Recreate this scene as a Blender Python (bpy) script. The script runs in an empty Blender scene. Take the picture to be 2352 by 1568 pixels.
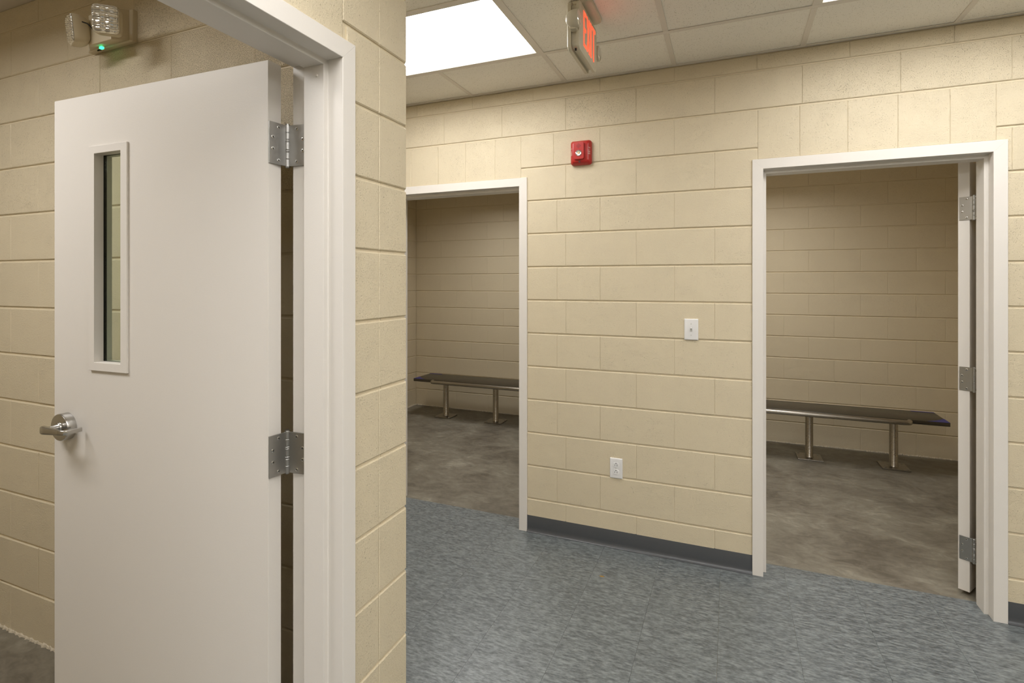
import bpy, bmesh, math, random
from mathutils import Vector, Matrix

random.seed(7)
S = bpy.context.scene
COL = S.collection

# ------------------------------------------------------------------ camera
TH = math.radians(22.4118)           # the view is turned to the left of the far wall's normal
CAM_H = 1.4991
cam_d = bpy.data.cameras.new('camera')
cam_d.sensor_width = 36.0
cam_d.lens = 36.0 * 1212.02 / 2352.0
cam_d.shift_x = 0.0
cam_d.shift_y = -(784.0 - 646.785) / 2352.0
cam_d.clip_start = 0.02
cam_o = bpy.data.objects.new('camera', cam_d)
COL.objects.link(cam_o)
cam_o.location = (0, 0, CAM_H)
cam_o.rotation_euler = (math.pi / 2, 0, TH)
S.camera = cam_o

# ------------------------------------------------------------------ world, exposure
w = bpy.data.worlds.new('world')
S.world = w
w.use_nodes = True
w.node_tree.nodes['Background'].inputs[0].default_value = (0.0, 0.0, 0.0, 1)
w.node_tree.nodes['Background'].inputs[1].default_value = 0.0
vs = S.view_settings
vs.view_transform = 'Standard'
vs.look = 'None'
vs.exposure = 0.0
vs.gamma = 1.0
vs.use_curve_mapping = False
S.cycles.max_bounces = 8
S.cycles.diffuse_bounces = 6
S.cycles.glossy_bounces = 3
S.cycles.transmission_bounces = 6
S.cycles.caustics_reflective = False
S.cycles.caustics_refractive = False
S.cycles.use_adaptive_sampling = True
S.cycles.adaptive_threshold = 0.09
S.cycles.adaptive_min_samples = 20
HALL_LIGHT = 11.1                      # radiance of the troffer lenses in the hall
ROOM_LIGHT = 19.0                      # the same in the small room at the left
CELL_LIGHT = 38.0                      # and in the two cells
LIGHT_COL = (1.0, 0.985, 0.972)

# ------------------------------------------------------------------ measures
C = 0.198355          # block course
BW = 0.4064           # block module
Y1 = 2.9732           # face of the far wall with the two cell doorways
Y1B = 3.137
X2 = -0.9385          # face of the near wall with the open door
X2B = -1.090
Y4 = 1.2752           # face of the wall behind the open door
Y4B = 1.4095
Y3 = 5.5135           # rear wall of the cells
CEIL = 2.663
XL, XR, YB = -4.3, 4.6, -7.4


def srgb(r, g, b):
    f = lambda c: (c / 255 / 12.92) if c / 255 <= 0.04045 else ((c / 255 + 0.055) / 1.055) ** 2.4
    return (f(r), f(g), f(b), 1.0)


# ------------------------------------------------------------------ materials
class NT:
    def __init__(self, name):
        self.m = bpy.data.materials.new(name)
        self.m.use_nodes = True
        self.t = self.m.node_tree
        self.b = self.t.nodes['Principled BSDF']

    def n(self, typ, **kw):
        x = self.t.nodes.new(typ)
        for k, v in kw.items():
            if k.startswith('i_'):
                x.inputs[k[2:].replace('_', ' ')].default_value = v
            else:
                setattr(x, k, v)
        return x

    def l(self, a, b):
        self.t.links.new(a, b)

    def ramp(self, src, stops, interp='LINEAR'):
        r = self.n('ShaderNodeValToRGB')
        r.color_ramp.interpolation = interp
        els = r.color_ramp.elements
        while len(els) < len(stops):
            els.new(0.5)
        for e, (p, c) in zip(els, stops):
            e.position = p
            e.color = c if len(c) == 4 else (*c, 1)
        self.l(src, r.inputs[0])
        return r.outputs[0]

    def mapped(self, scale, src=None, objrand=0.0):
        if src is None:
            src = self.n('ShaderNodeNewGeometry').outputs['Position']
        mp = self.n('ShaderNodeMapping')
        mp.inputs['Scale'].default_value = scale
        self.l(src, mp.inputs['Vector'])
        if objrand:
            oi = self.n('ShaderNodeObjectInfo')
            ml = self.n('ShaderNodeMath', operation='MULTIPLY')
            ml.inputs[1].default_value = objrand
            self.l(oi.outputs['Random'], ml.inputs[0])
            cb = self.n('ShaderNodeCombineXYZ')
            for k in range(3):
                self.l(ml.outputs[0], cb.inputs[k])
            self.l(cb.outputs[0], mp.inputs['Location'])
        return mp.outputs[0]

    def noise(self, vec, scale, detail=2, rough=0.5, dist=0.0):
        x = self.n('ShaderNodeTexNoise')
        x.inputs['Scale'].default_value = scale
        x.inputs['Detail'].default_value = detail
        x.inputs['Roughness'].default_value = rough
        x.inputs['Distortion'].default_value = dist
        self.l(vec, x.inputs['Vector'])
        return x.outputs[0]

    def mix(self, fac, a, b, blend='MIX'):
        x = self.n('ShaderNodeMix', data_type='RGBA', blend_type=blend)
        for sock, v in ((x.inputs[0], fac), (x.inputs[6], a), (x.inputs[7], b)):
            if hasattr(v, 'links') or hasattr(v, 'is_linked'):
                self.l(v, sock)
            else:
                sock.default_value = v
        return x.outputs[2]

    def math(self, op, a, b=0.0):
        x = self.n('ShaderNodeMath', operation=op)
        for sock, v in ((x.inputs[0], a), (x.inputs[1], b)):
            if hasattr(v, 'is_linked'):
                self.l(v, sock)
            else:
                sock.default_value = v
        return x.outputs[0]

    def bump(self, h, dist, strength=1.0, normal=None):
        x = self.n('ShaderNodeBump')
        x.inputs['Strength'].default_value = strength
        x.inputs['Distance'].default_value = dist
        self.l(h, x.inputs['Height'])
        if normal is not None:
            self.l(normal, x.inputs['Normal'])
        return x.outputs[0]


def plain(name, col, rough=0.5, metal=0.0, spec=0.5, coat=0.0):
    k = NT(name)
    k.b.inputs['Base Color'].default_value = col
    k.b.inputs['Roughness'].default_value = rough
    k.b.inputs['Metallic'].default_value = metal
    k.b.inputs['Specular IOR Level'].default_value = spec
    k.b.inputs['Coat Weight'].default_value = coat
    return k.m


def emit(name, col, strength):
    k = NT(name)
    k.m.cycles.emission_sampling = 'FRONT'
    k.b.inputs['Base Color'].default_value = (*col, 1)
    k.b.inputs['Emission Color'].default_value = (*col, 1)
    k.b.inputs['Emission Strength'].default_value = strength
    return k.m


def block_paint(name, col):
    """painted split-free concrete block: thick beige paint over a pitted, grainy face"""
    k = NT(name)
    pos = k.n('ShaderNodeNewGeometry').outputs['Position']
    oi = k.n('ShaderNodeObjectInfo').outputs['Random']
    grain = k.noise(pos, 190, 3, 0.75)
    sep = k.n('ShaderNodeSeparateColor')
    k.l(k.n('ShaderNodeObjectInfo').outputs['Color'], sep.inputs[0])
    open_face = sep.outputs[0]                       # blocks whose open pores the paint never filled
    pn = k.noise(pos, 290, 1, 0.62)
    broad = k.noise(pos, 16, 2, 0.6)
    patch = k.math('ADD', k.math('MULTIPLY', broad, 0.10), k.math('MULTIPLY', open_face, 0.15))
    pits = k.ramp(k.math('ADD', pn, patch), [(0.735, (0, 0, 0)), (0.80, (1, 1, 1))])
    h = k.math('MULTIPLY', grain, k.math('ADD', k.math('MULTIPLY', broad, 0.9), 0.25))
    h = k.math('SUBTRACT', h, k.math('MULTIPLY', pits, 0.9))
    nrm = k.bump(h, 0.0030, 0.95)
    k.l(nrm, k.b.inputs['Normal'])
    base = k.mix(k.math('MULTIPLY', broad, 0.20), col, tuple(c * 0.88 for c in col[:3]) + (1,))
    base = k.mix(k.math('MULTIPLY', oi, 0.10), base, tuple(c * 0.84 for c in col[:3]) + (1,))
    base = k.mix(k.math('MULTIPLY', pits, 0.34), base, tuple(c * 0.40 for c in col[:3]) + (1,))
    k.l(base, k.b.inputs['Base Color'])
    k.b.inputs['Roughness'].default_value = 0.46
    k.b.inputs['Specular IOR Level'].default_value = 0.42
    return k.m


BLOCK_COL = srgb(216, 203, 175)
M = {}
M['block'] = block_paint('beige_block_paint', BLOCK_COL)
_k = NT('beige_mortar_paint')
_pos = _k.n('ShaderNodeNewGeometry').outputs['Position']
_k.b.inputs['Base Color'].default_value = BLOCK_COL
_k.b.inputs['Roughness'].default_value = 0.5
_k.l(_k.bump(_k.noise(_pos, 130, 2, 0.5), 0.0012), _k.b.inputs['Normal'])
M['mortar'] = _k.m

# enamel on doors and frames
_k = NT('ivory_door_enamel')
_pos = _k.n('ShaderNodeNewGeometry').outputs['Position']
_k.b.inputs['Base Color'].default_value = srgb(225, 220, 213)
_k.b.inputs['Roughness'].default_value = 0.42
_k.b.inputs['Specular IOR Level'].default_value = 0.35
_k.l(_k.bump(_k.noise(_pos, 260, 2, 0.5), 0.0002, 0.6), _k.b.inputs['Normal'])
M['enamel'] = _k.m

# vinyl composition tile, streaks run along the far wall
_k = NT('grey_vinyl_tile')
_v = _k.mapped((26, 84, 26), objrand=37.0)
_n1 = _k.noise(_v, 1.0, 3, 0.62)
_v2 = _k.mapped((60, 190, 60), objrand=11.0)
_n2 = _k.noise(_v2, 1.0, 2, 0.6)
_v3 = _k.mapped((9, 30, 9), objrand=5.0)
_n3 = _k.noise(_v3, 1.0, 2, 0.5)
_s = _k.math('ADD', _k.math('MULTIPLY', _n1, 0.55), _k.math('ADD', _k.math('MULTIPLY', _n2, 0.33), _k.math('MULTIPLY', _n3, 0.12)))
_c = _k.ramp(_s, [(0.34, srgb(68, 72, 74)), (0.45, srgb(93, 98, 100)), (0.53, srgb(112, 118, 119)), (0.66, srgb(135, 142, 142))])
_k.l(_c, _k.b.inputs['Base Color'])
_k.b.inputs['Roughness'].default_value = 0.34
_k.b.inputs['Specular IOR Level'].default_value = 0.5
_k.l(_k.bump(_n1, 0.0003, 0.5), _k.b.inputs['Normal'])
M['vct'] = _k.m

# trowelled concrete
_k = NT('trowelled_concrete')
_pos = _k.n('ShaderNodeNewGeometry').outputs['Position']
_a = _k.noise(_pos, 2.2, 4, 0.62, 0.9)
_b = _k.noise(_k.mapped((6, 11, 6)), 1.0, 4, 0.65, 1.8)
_cc = _k.noise(_pos, 60, 3, 0.6)
_s = _k.math('ADD', _k.math('MULTIPLY', _a, 0.55), _k.math('ADD', _k.math('MULTIPLY', _b, 0.37), _k.math('MULTIPLY', _cc, 0.08)))
_c = _k.ramp(_s, [(0.37, srgb(92, 86, 75)), (0.47, srgb(113, 107, 95)), (0.55, srgb(126, 121, 108)), (0.64, srgb(150, 145, 131))])
_st = _k.ramp(_k.noise(_k.mapped((4, 9, 4)), 1.0, 4, 0.7, 0.6), [(0.66, (0, 0, 0)), (0.74, (1, 1, 1))])
_c = _k.mix(_k.math('MULTIPLY', _st, 0.55), _c, srgb(70, 62, 50))
_k.l(_c, _k.b.inputs['Base Color'])
_k.b.inputs['Roughness'].default_value = 0.42
_k.l(_k.bump(_s, 0.002, 0.5), _k.b.inputs['Normal'])
M['concrete'] = _k.m

# lay-in mineral fibre ceiling tile
_k = NT('fissured_ceiling_tile')
_pos = _k.n('ShaderNodeNewGeometry').outputs['Position']
_vo = _k.n('ShaderNodeTexVoronoi')
_vo.inputs['Scale'].default_value = 165
_vo.inputs['Randomness'].default_value = 1.0
_k.l(_pos, _vo.inputs['Vector'])
_pit = _k.ramp(_vo.outputs['Distance'], [(0.20, (1, 1, 1)), (0.30, (0, 0, 0))])
_wh = _k.ramp(_k.noise(_pos, 170, 1, 0.5), [(0.50, (0, 0, 0)), (0.56, (1, 1, 1))])
_p = _k.math('MULTIPLY', _pit, _wh)
_c = _k.mix(_k.math('MULTIPLY', _p, 0.55), srgb(246, 242, 234), srgb(138, 128, 112))
_k.l(_c, _k.b.inputs['Base Color'])
_k.b.inputs['Roughness'].default_value = 0.9
_h = _k.math('SUBTRACT', _k.noise(_pos, 300, 2, 0.5), _p)
_k.l(_k.bump(_h, 0.0012, 0.7), _k.b.inputs['Normal'])
M['act'] = _k.m
M['tee'] = plain('ceiling_grid_enamel', srgb(226, 219, 210), 0.45)
M['gyp'] = plain('flat_ceiling_paint', srgb(214, 206, 194), 0.8)
M['lens'] = emit('troffer_lens_glow', LIGHT_COL, HALL_LIGHT)
M['lens2'] = emit('troffer_lens_glow_room', LIGHT_COL, ROOM_LIGHT)
M['added_baffle'] = plain('grey_added_baffle', srgb(70, 68, 64), 0.6)  # dark recess sides, unseen, added to cut light off the upper walls
M['lens3'] = emit('troffer_lens_glow_cell', LIGHT_COL, CELL_LIGHT)
M['troffer'] = plain('troffer_white_enamel', srgb(226, 220, 210), 0.4)
_k = NT('dark_grey_rubber_base')
_k.b.inputs['Base Color'].default_value = srgb(72, 74, 77)
_k.b.inputs['Roughness'].default_value = 0.28
M['rubber'] = _k.m

# brushed stainless
_k = NT('brushed_stainless')
_n = _k.noise(_k.mapped((6, 260, 260)), 1.0, 3, 0.6)
_k.b.inputs['Base Color'].default_value = srgb(168, 162, 152)
_k.b.inputs['Metallic'].default_value = 1.0
_k.l(_k.ramp(_n, [(0.3, (0.24, 0.24, 0.24)), (0.7, (0.36, 0.36, 0.36))]), _k.b.inputs['Roughness'])
_k.l(_k.bump(_n, 0.0002, 0.3), _k.b.inputs['Normal'])
M['steel'] = _k.m
_k = NT('dull_seat_steel')
_n = _k.noise(_k.mapped((5, 240, 240)), 1.0, 3, 0.6)
_k.b.inputs['Base Color'].default_value = srgb(98, 95, 90)
_k.b.inputs['Metallic'].default_value = 1.0
_k.l(_k.ramp(_n, [(0.3, (0.26, 0.26, 0.26)), (0.7, (0.40, 0.40, 0.40))]), _k.b.inputs['Roughness'])
M['seat'] = _k.m
_k = NT('satin_hinge_steel')
_pos = _k.n('ShaderNodeNewGeometry').outputs['Position']
_k.b.inputs['Base Color'].default_value = srgb(176, 175, 172)
_k.b.inputs['Metallic'].default_value = 1.0
_k.l(_k.ramp(_k.noise(_pos, 70, 3, 0.6), [(0.3, (0.30, 0.30, 0.30)), (0.7, (0.44, 0.44, 0.44))]), _k.b.inputs['Roughness'])
M['hinge'] = _k.m
M['screw'] = plain('bright_screw_steel', srgb(205, 204, 200), 0.25, 1.0)
M['chrome'] = plain('satin_chrome', srgb(190, 188, 184), 0.24, 1.0)
M['black'] = plain('black_rubber', srgb(16, 16, 17), 0.5)
M['white'] = plain('white_plastic', srgb(228, 227, 226), 0.3)
M['whitescrew'] = plain('white_screw_head', srgb(196, 194, 190), 0.35)
M['ivory'] = plain('ivory_fixture_plastic', srgb(205, 193, 166), 0.45)
M['red'] = plain('red_alarm_plastic', srgb(180, 34, 30), 0.32)
M['darkred'] = plain('dark_red_recess', srgb(70, 4, 4), 0.5)
M['palewhite'] = plain('pale_print', srgb(230, 205, 195), 0.5)
M['film'] = plain('blue_protective_film', srgb(22, 30, 120), 0.35)
M['bead'] = plain('crumbly_pale_mortar', srgb(198, 188, 168), 0.85)
M['exit'] = emit('red_exit_glow', (1.0, 0.075, 0.03), 1.7)
M['led_g'] = emit('green_led', (0.05, 1.0, 0.35), 2.5)
M['led_r'] = emit('red_led', (1.0, 0.12, 0.10), 2.5)
M['exitbody'] = plain('exit_sign_plastic', srgb(206, 198, 178), 0.4)
_k = NT('clear_lamp_lens')
_k.b.inputs['Base Color'].default_value = srgb(232, 230, 224)
_k.b.inputs['Metallic'].default_value = 0.85
_k.b.inputs['Roughness'].default_value = 0.14
M['lamp'] = _k.m
_k = NT('thin_window_glass')
_tr = _k.n('ShaderNodeBsdfTransparent')
_tr.inputs[0].default_value = (0.90, 0.95, 0.90, 1)
_gl = _k.n('ShaderNodeBsdfGlossy')
_gl.inputs['Roughness'].default_value = 0.02
_mx = _k.n('ShaderNodeMixShader')
_mx.inputs[0].default_value = 0.07
_k.l(_tr.outputs[0], _mx.inputs[1])
_k.l(_gl.outputs[0], _mx.inputs[2])
_k.l(_mx.outputs[0], _k.t.nodes['Material Output'].inputs['Surface'])
M['glass'] = _k.m
M['strobe'] = plain('strobe_reflector', srgb(225, 225, 228), 0.15, 0.9)
M['strobecap'] = plain('strobe_tube', srgb(235, 205, 140), 0.3)


# ------------------------------------------------------------------ mesh builder
class MB:
    def __init__(self):
        self.v, self.f = [], []

    def add(self, verts, faces, mtx=None):
        o = len(self.v)
        self.v += [tuple(mtx @ Vector(p)) if mtx is not None else tuple(p) for p in verts]
        self.f += [tuple(i + o for i in q) for q in faces]
        return self

    def box(self, a, b, mtx=None):
        (x0, y0, z0), (x1, y1, z1) = a, b
        x0, x1 = min(x0, x1), max(x0, x1)
        y0, y1 = min(y0, y1), max(y0, y1)
        z0, z1 = min(z0, z1), max(z0, z1)
        v = [(x0, y0, z0), (x1, y0, z0), (x1, y1, z0), (x0, y1, z0), (x0, y0, z1), (x1, y0, z1), (x1, y1, z1), (x0, y1, z1)]
        f = [(3, 2, 1, 0), (4, 5, 6, 7), (0, 1, 5, 4), (1, 2, 6, 5), (2, 3, 7, 6), (3, 0, 4, 7)]
        return self.add(v, f, mtx)

    def prism(self, pts, d0, d1, mtx=None):
        """pts (x,z) counter-clockwise seen from -y; extruded along y from d0 to d1"""
        n = len(pts)
        v = [(x, d0, z) for x, z in pts] + [(x, d1, z) for x, z in pts]
        f = [tuple(range(n)), tuple(range(2 * n - 1, n - 1, -1))]
        for i in range(n):
            j = (i + 1) % n
            f.append((j, i, i + n, j + n))
        return self.add(v, f, mtx)

    def loft(self, rings, mtx=None, cap=True, close=True):
        """rings: lists of equal length of points"""
        n = len(rings[0])
        v = [p for r in rings for p in r]
        f = []
        for k in range(len(rings) - 1):
            for i in range(n):
                j = (i + 1) % n
                f.append((k * n + i, k * n + j, (k + 1) * n + j, (k + 1) * n + i))
        if cap:
            f.append(tuple(range(n - 1, -1, -1)))
            f.append(tuple(range((len(rings) - 1) * n, len(rings) * n)))
        return self.add(v, f, mtx)

    def tube(self, pts, r, n=16, cap=True):
        pts = [Vector(p) for p in pts]
        rings = []
        up = None
        for i, p in enumerate(pts):
            if i == 0:
                t = pts[1] - p
            elif i == len(pts) - 1:
                t = p - pts[i - 1]
            else:
                t = (pts[i + 1] - p).normalized() + (p - pts[i - 1]).normalized()
            t.normalize()
            if up is None:
                ref = Vector((0, 0, 1)) if abs(t.z) < 0.9 else Vector((1, 0, 0))
                up = t.cross(ref).normalized()
            up = (up - t * up.dot(t)).normalized()
            sd = t.cross(up)
            rr = r[i] if isinstance(r, (list, tuple)) else r
            rings.append([p + (up * math.cos(a) + sd * math.sin(a)) * rr for a in [2 * math.pi * k / n for k in range(n)]])
        return self.loft(rings, cap=cap)

    def build(self, name, mat, parent=None, smooth=False, bevel=0.0, seg=2, mtx=None):
        me = bpy.data.meshes.new(name)
        me.from_pydata(self.v, [], self.f)
        bm = bmesh.new()
        bm.from_mesh(me)
        bmesh.ops.recalc_face_normals(bm, faces=bm.faces)
        if bevel > 0:
            bm.normal_update()
            ed = [e for e in bm.edges if len(e.link_faces) == 2 and e.calc_face_angle(0) > math.radians(35)]
            bmesh.ops.bevel(bm, geom=ed, offset=bevel, segments=seg, profile=0.5, affect='EDGES', clamp_overlap=True)
        bm.to_mesh(me)
        bm.free()
        if smooth:
            me.shade_smooth()
            try:
                me.set_sharp_from_angle(angle=math.radians(38))
            except Exception:
                pass
        me.materials.append(mat)
        return link(name, me, parent, mtx)


def link(name, me, parent=None, mtx=None):
    o = bpy.data.objects.new(name, me)
    COL.objects.link(o)
    if parent is not None:
        o.parent = parent
    if mtx is not None:
        o.matrix_local = mtx
    return o


def tag(o, label, cat, group=None, kind=None):
    o['label'] = label
    o['category'] = cat
    if group:
        o['group'] = group
    if kind:
        o['kind'] = kind
    return o


def empty(name, loc=(0, 0, 0), rz=0.0):
    o = bpy.data.objects.new(name, None)
    o.empty_display_size = 0.1
    COL.objects.link(o)
    o.location = loc
    o.rotation_euler = (0, 0, rz)
    return o


def rrect(x0, x1, z0, z1, r, n=5):
    pts = []
    for cx, cz, a0 in ((x1 - r, z0 + r, -90), (x1 - r, z1 - r, 0), (x0 + r, z1 - r, 90), (x0 + r, z0 + r, 180)):
        for k in range(n + 1):
            a = math.radians(a0 + 90 * k / n)
            pts.append((cx + r * math.cos(a), cz + r * math.sin(a)))
    return pts


def ring_mesh(mb, outer, inner, y0, y1, mtx=None):
    """rectangular ring, outer/inner = (x0,x1,z0,z1), between depths y0 and y1"""
    def c(q, y):
        return [(q[0], y, q[2]), (q[1], y, q[2]), (q[1], y, q[3]), (q[0], y, q[3])]
    v = c(outer, y0) + c(inner, y0) + c(outer, y1) + c(inner, y1)
    f = []
    for i in range(4):
        j = (i + 1) % 4
        f += [(i, j, 4 + j, 4 + i), (8 + j, 8 + i, 12 + i, 12 + j), (i, 8 + i, 8 + j, j), (4 + i, 4 + j, 12 + j, 12 + i)]
    return mb.add(v, f, mtx)


# ------------------------------------------------------------------ block walls
BLOCK_CACHE = {}


def block_mesh(wd, ht, depth, corner=0):
    """face in the plane y=0 (looking from -y), origin at the lower left; shallow side joints, deeper bed joints"""
    key = (round(wd, 3), round(ht, 3), round(depth, 3), corner)
    if key in BLOCK_CACHE:
        return BLOCK_CACHE[key]
    g, bx, bz = 0.0035, 0.0030, 0.0035
    dx, dz = 0.0016, 0.0030
    x = [0.0002, bx, wd - bx, wd - 0.0002]
    if corner > 0:
        x = [0.0002, bx, wd - 0.006, wd]
    z = [g, g + bz, ht - g - bz, ht - g]
    z = [g, g + bz, max(ht - g - bz, g + bz + 0.004), max(ht - g, g + bz + 0.008)]
    v, f = [], []
    for j in range(4):
        for i in range(4):
            y = 0.0
            if j in (0, 3):
                y = dz
            if i in (0, 3):
                y = max(y, dx if not (corner > 0 and i == 3) else 0.006)
            v.append((x[i], y, z[j]))
    for j in range(3):
        for i in range(3):
            a = j * 4 + i
            f.append((a, a + 1, a + 5, a + 4))
    n0 = len(v)
    loop = [0, 1, 2, 3, 7, 11, 15, 14, 13, 12, 8, 4]
    for i in loop:
        v.append((v[i][0], depth, v[i][2]))
    m = len(loop)
    for k in range(m):
        a, b = loop[k], loop[(k + 1) % m]
        f.append((b, a, n0 + k, n0 + (k + 1) % m))
    me = bpy.data.meshes.new('block')
    me.from_pydata(v, [], f)
    me.materials.append(M['block'])
    BLOCK_CACHE[key] = me
    return me


def wall_matrix(origin, U):
    U = Vector(U).normalized()
    Z = Vector((0, 0, 1))
    Yv = Z.cross(U)
    m = Matrix((U, Yv, Z)).transposed().to_4x4()
    m.translation = Vector(origin)
    return m


def put_block(wall, mtx, u0, u1, z0, z1, depth=0.014, corner=0, jitter=0.0006):
    if u1 - u0 < 0.012 or z1 - z0 < 0.02:
        return
    me = block_mesh(u1 - u0, z1 - z0, depth, corner)
    o = link('block', me, wall)
    pore = 0.0
    if wall.name == 'wall_left' and corner == 0 and mtx.col[0][0] > 0.5 and z0 > 1.75:
        pore = 1.0 if u0 > -1.5 else 0.85 if u0 > -1.86 else 0.5 if (u0 > -2.3 and z0 > 2.1) else 0.15
    elif wall.name == 'wall_far' and z0 > 2.3:
        pore = random.uniform(0.04, 0.20)
    o.color = (pore, 0, 0, 1)
    j = 0.0 if corner else random.uniform(-jitter, jitter)
    o.matrix_local = mtx @ Matrix.Translation((u0, j, z0))


def courses(wall, mtx, ua, ub, even0, odd0, nrow=14, holes=(), top=CEIL, extra=None, row0=0):
    """running bond between ua and ub; holes: (u0,u1,z_top); extra: {row: {'add':[..],'del':[(a,b)]}}"""
    for r in range(row0, nrow):
        z0, z1 = r * C, min((r + 1) * C, top)
        if z1 - z0 < 0.03:
            continue
        off = even0 if r % 2 == 0 else odd0
        k0 = math.floor((ua - off) / BW)
        js = [off + BW * k for k in range(k0, k0 + int((ub - ua) / BW) + 3)]
        js = [u for u in js if ua + 0.02 < u < ub - 0.02]
        ex = (extra or {}).get(r)
        spans = [(ua, ub)]
        cuts = [(h0, h1) for h0, h1, zt in holes if zt > z0 + 0.02]
        if ex:
            cuts += ex.get('cut', [])
            for a, b in ex.get('del', []):
                js = [u for u in js if not (a < u < b)]
            js += ex.get('add', [])
        for h0, h1 in cuts:
            nsp = []
            for a, b in spans:
                if h1 <= a or h0 >= b:
                    nsp.append((a, b))
                    continue
                if h0 > a:
                    nsp.append((a, h0))
                if h1 < b:
                    nsp.append((h1, b))
            spans = nsp
        for a, b in spans:
            pts = [a] + sorted(u for u in js if a + 0.02 < u < b - 0.02) + [b]
            for u0, u1 in zip(pts, pts[1:]):
                put_block(wall, mtx, u0, u1, z0, z1)


def slab(name, boxes, label, mat=None):
    mb = MB()
    for a, b in boxes:
        mb.box(a, b)
    o = mb.build(name, mat or M['mortar'])
    tag(o, label, 'wall', kind='structure')
    return o


JD = 0.0055        # depth of the bed joints
# frame outlines in plan
LF = (-2.1423, -1.1267, 2.1265)      # left cell frame: u0, u1, top
RF = (0.1074, 1.1284, 2.1235)        # right cell frame
NF = (0.1364, 1.1521, 2.1337)        # near frame along Y

# far wall
y0, y1 = Y1 + JD, Y1B
wf = slab('wall_far', [((XL, y0, 0), (LF[0] + .01, y1, CEIL + .16)), ((LF[1] - .01, y0, 0), (RF[0] + .01, y1, CEIL + .16)),
                       ((RF[1] - .01, y0, 0), (XR, y1, CEIL + .16)),
                       ((LF[0] + .01, y0, LF[2] - .01), (LF[1] - .01, y1, CEIL + .16)),
                       ((RF[0] + .01, y0, RF[2] - .01), (RF[1] - .01, y1, CEIL + .16))],
          'beige painted concrete block wall pierced by the two bench cell doorways')
mt = wall_matrix((0, Y1, 0), (1, 0, 0))
A0 = -1.6992
LL = [-2.1508, -1.9475, -1.7441, -1.5449, -1.3396, -1.1677]
RL = [0.132, 0.3221, 0.5269, 0.7287, 0.9258, 1.0905]
ex = {}
for r in (1, 3, 5, 7, 9):
    ex[r] = {'add': [-0.9401], 'del': [(-1.127, -0.70)]}
ex[10] = {'cut': [(LL[0], LL[-1]), (RL[0], RL[-1])]}
ex[11] = {'cut': [(LL[0], LL[-1]), (RL[0], RL[-1])], 'add': [-0.9601], 'del': [(-1.15, -0.97)]}
ex[9]['add'].append(-0.683)
for r in (1, 3, 5, 7):
    ex[r]['add'].append(-0.683)
courses(wf, mt, -3.75, 2.35, A0, A0 + BW / 2, holes=[(LF[0], LF[1], LF[2] - C), (RF[0], RF[1], RF[2] - C)], extra=ex)
for LNT, zt in ((LL, LF[2]), (RL, RF[2])):
    for a, b in zip(LNT, LNT[1:]):
        put_block(wf, mt, a, b, zt - 0.004, 12 * C)

# wall behind the near open door (end shows as the strip beside the near frame)
wb = slab('wall_left', [((XL, Y4 + JD, 0), (X2 - JD, Y4B - JD, CEIL + .16))],
          'dim beige block wall behind the open door, carrying the twin-head emergency light')
mt = wall_matrix((0, Y4, 0), (1, 0, 0))
D0 = -2.6532
courses(wb, mt, -3.75, X2B - 0.004, D0 + BW / 2, D0, top=2.676)
# its end, a corner column flush with the near wall; U runs along +Y seen from the hall
mt = wall_matrix((X2, 0, 0), (0, 1, 0))
for r in range(14):
    put_block(wb, mt, 1.2666, Y4B, r * C, min((r + 1) * C, CEIL), depth=0.05, corner=1)
mtb = wall_matrix((0, Y4B, 0), (-1, 0, 0))
courses(wb, mtb, -X2 + 0.051, 3.75, 1.14, 1.343)

# near wall with the door opening
wn = slab('wall_near', [((X2B, YB, 0), (X2 - JD, NF[0] + .01, CEIL + .16)), ((X2B, NF[1] - .01, 0), (X2 - JD, Y4 + 0.004, CEIL + .16)),
                        ((X2B, NF[0] + .01, NF[2] - .01), (X2 - JD, NF[1] - .01, CEIL + .16))],
          'beige block wall beside the camera holding the large open door frame')
mt = wall_matrix((X2, 0, 0), (0, 1, 0))
exn = {r: {'del': [(1.11, 1.27)]} for r in range(14)}
exn[10] = {'cut': [(0.16, 1.128)], 'del': [(1.11, 1.27)]}
exn[11] = {'del': [(1.13, 1.27)], 'cut': [(0.30, 1.112)]}
courses(wn, mt, -1.5, 1.2666, 0.30, 0.098, holes=[(NF[0], NF[1], NF[2] - C)], extra=exn)
for a, b in ((0.30, 0.706), (0.706, 1.112)):
    put_block(wn, mt, a, b, NF[2] - 0.004, 12 * C)

# rear wall of both cells
wr = slab('wall_back', [((XL, Y3 + JD, 0), (XR, Y3 + 0.2, CEIL + .16))], 'shaded beige block wall at the back of both bench cells')
mt = wall_matrix((0, Y3, 0), (1, 0, 0))
C0 = -3.3937
courses(wr, mt, -3.5396, -0.60, C0, C0 + BW / 2)
courses(wr, mt, -0.44, 1.95, C0, C0 + BW / 2)
wl = slab('wall_cell_left', [((-3.75, Y1B, 0), (-3.5396 - JD, Y3 + 0.05, CEIL + .16))], 'beige block side wall at the left end of the left cell')
mt = wall_matrix((-3.5396, 0, 0), (0, 1, 0))
courses(wl, mt, Y1B, Y3, Y3 - 0.2032 - 12 * BW, Y3 - 12 * BW)
wd = slab('wall_cell_divider', [((-0.60, Y1B, 0), (-0.44, Y3 + 0.02, CEIL + .16))], 'beige partition wall between the two bench cells')
mt = wall_matrix((-0.60, 0, 0), (0, -1, 0))
courses(wd, mt, -Y3, -Y1B, -Y3 + .2, -Y3)
mt = wall_matrix((-0.44, 0, 0), (0, 1, 0))
courses(wd, mt, Y1B, Y3, Y3 - 0.2032 - 12 * BW, Y3 - 12 * BW)
wc = slab('wall_cell_right', [((1.95, Y1B, 0), (2.1, Y3 + 0.05, CEIL + .16))], 'beige side wall at the right end of the right cell')
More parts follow.
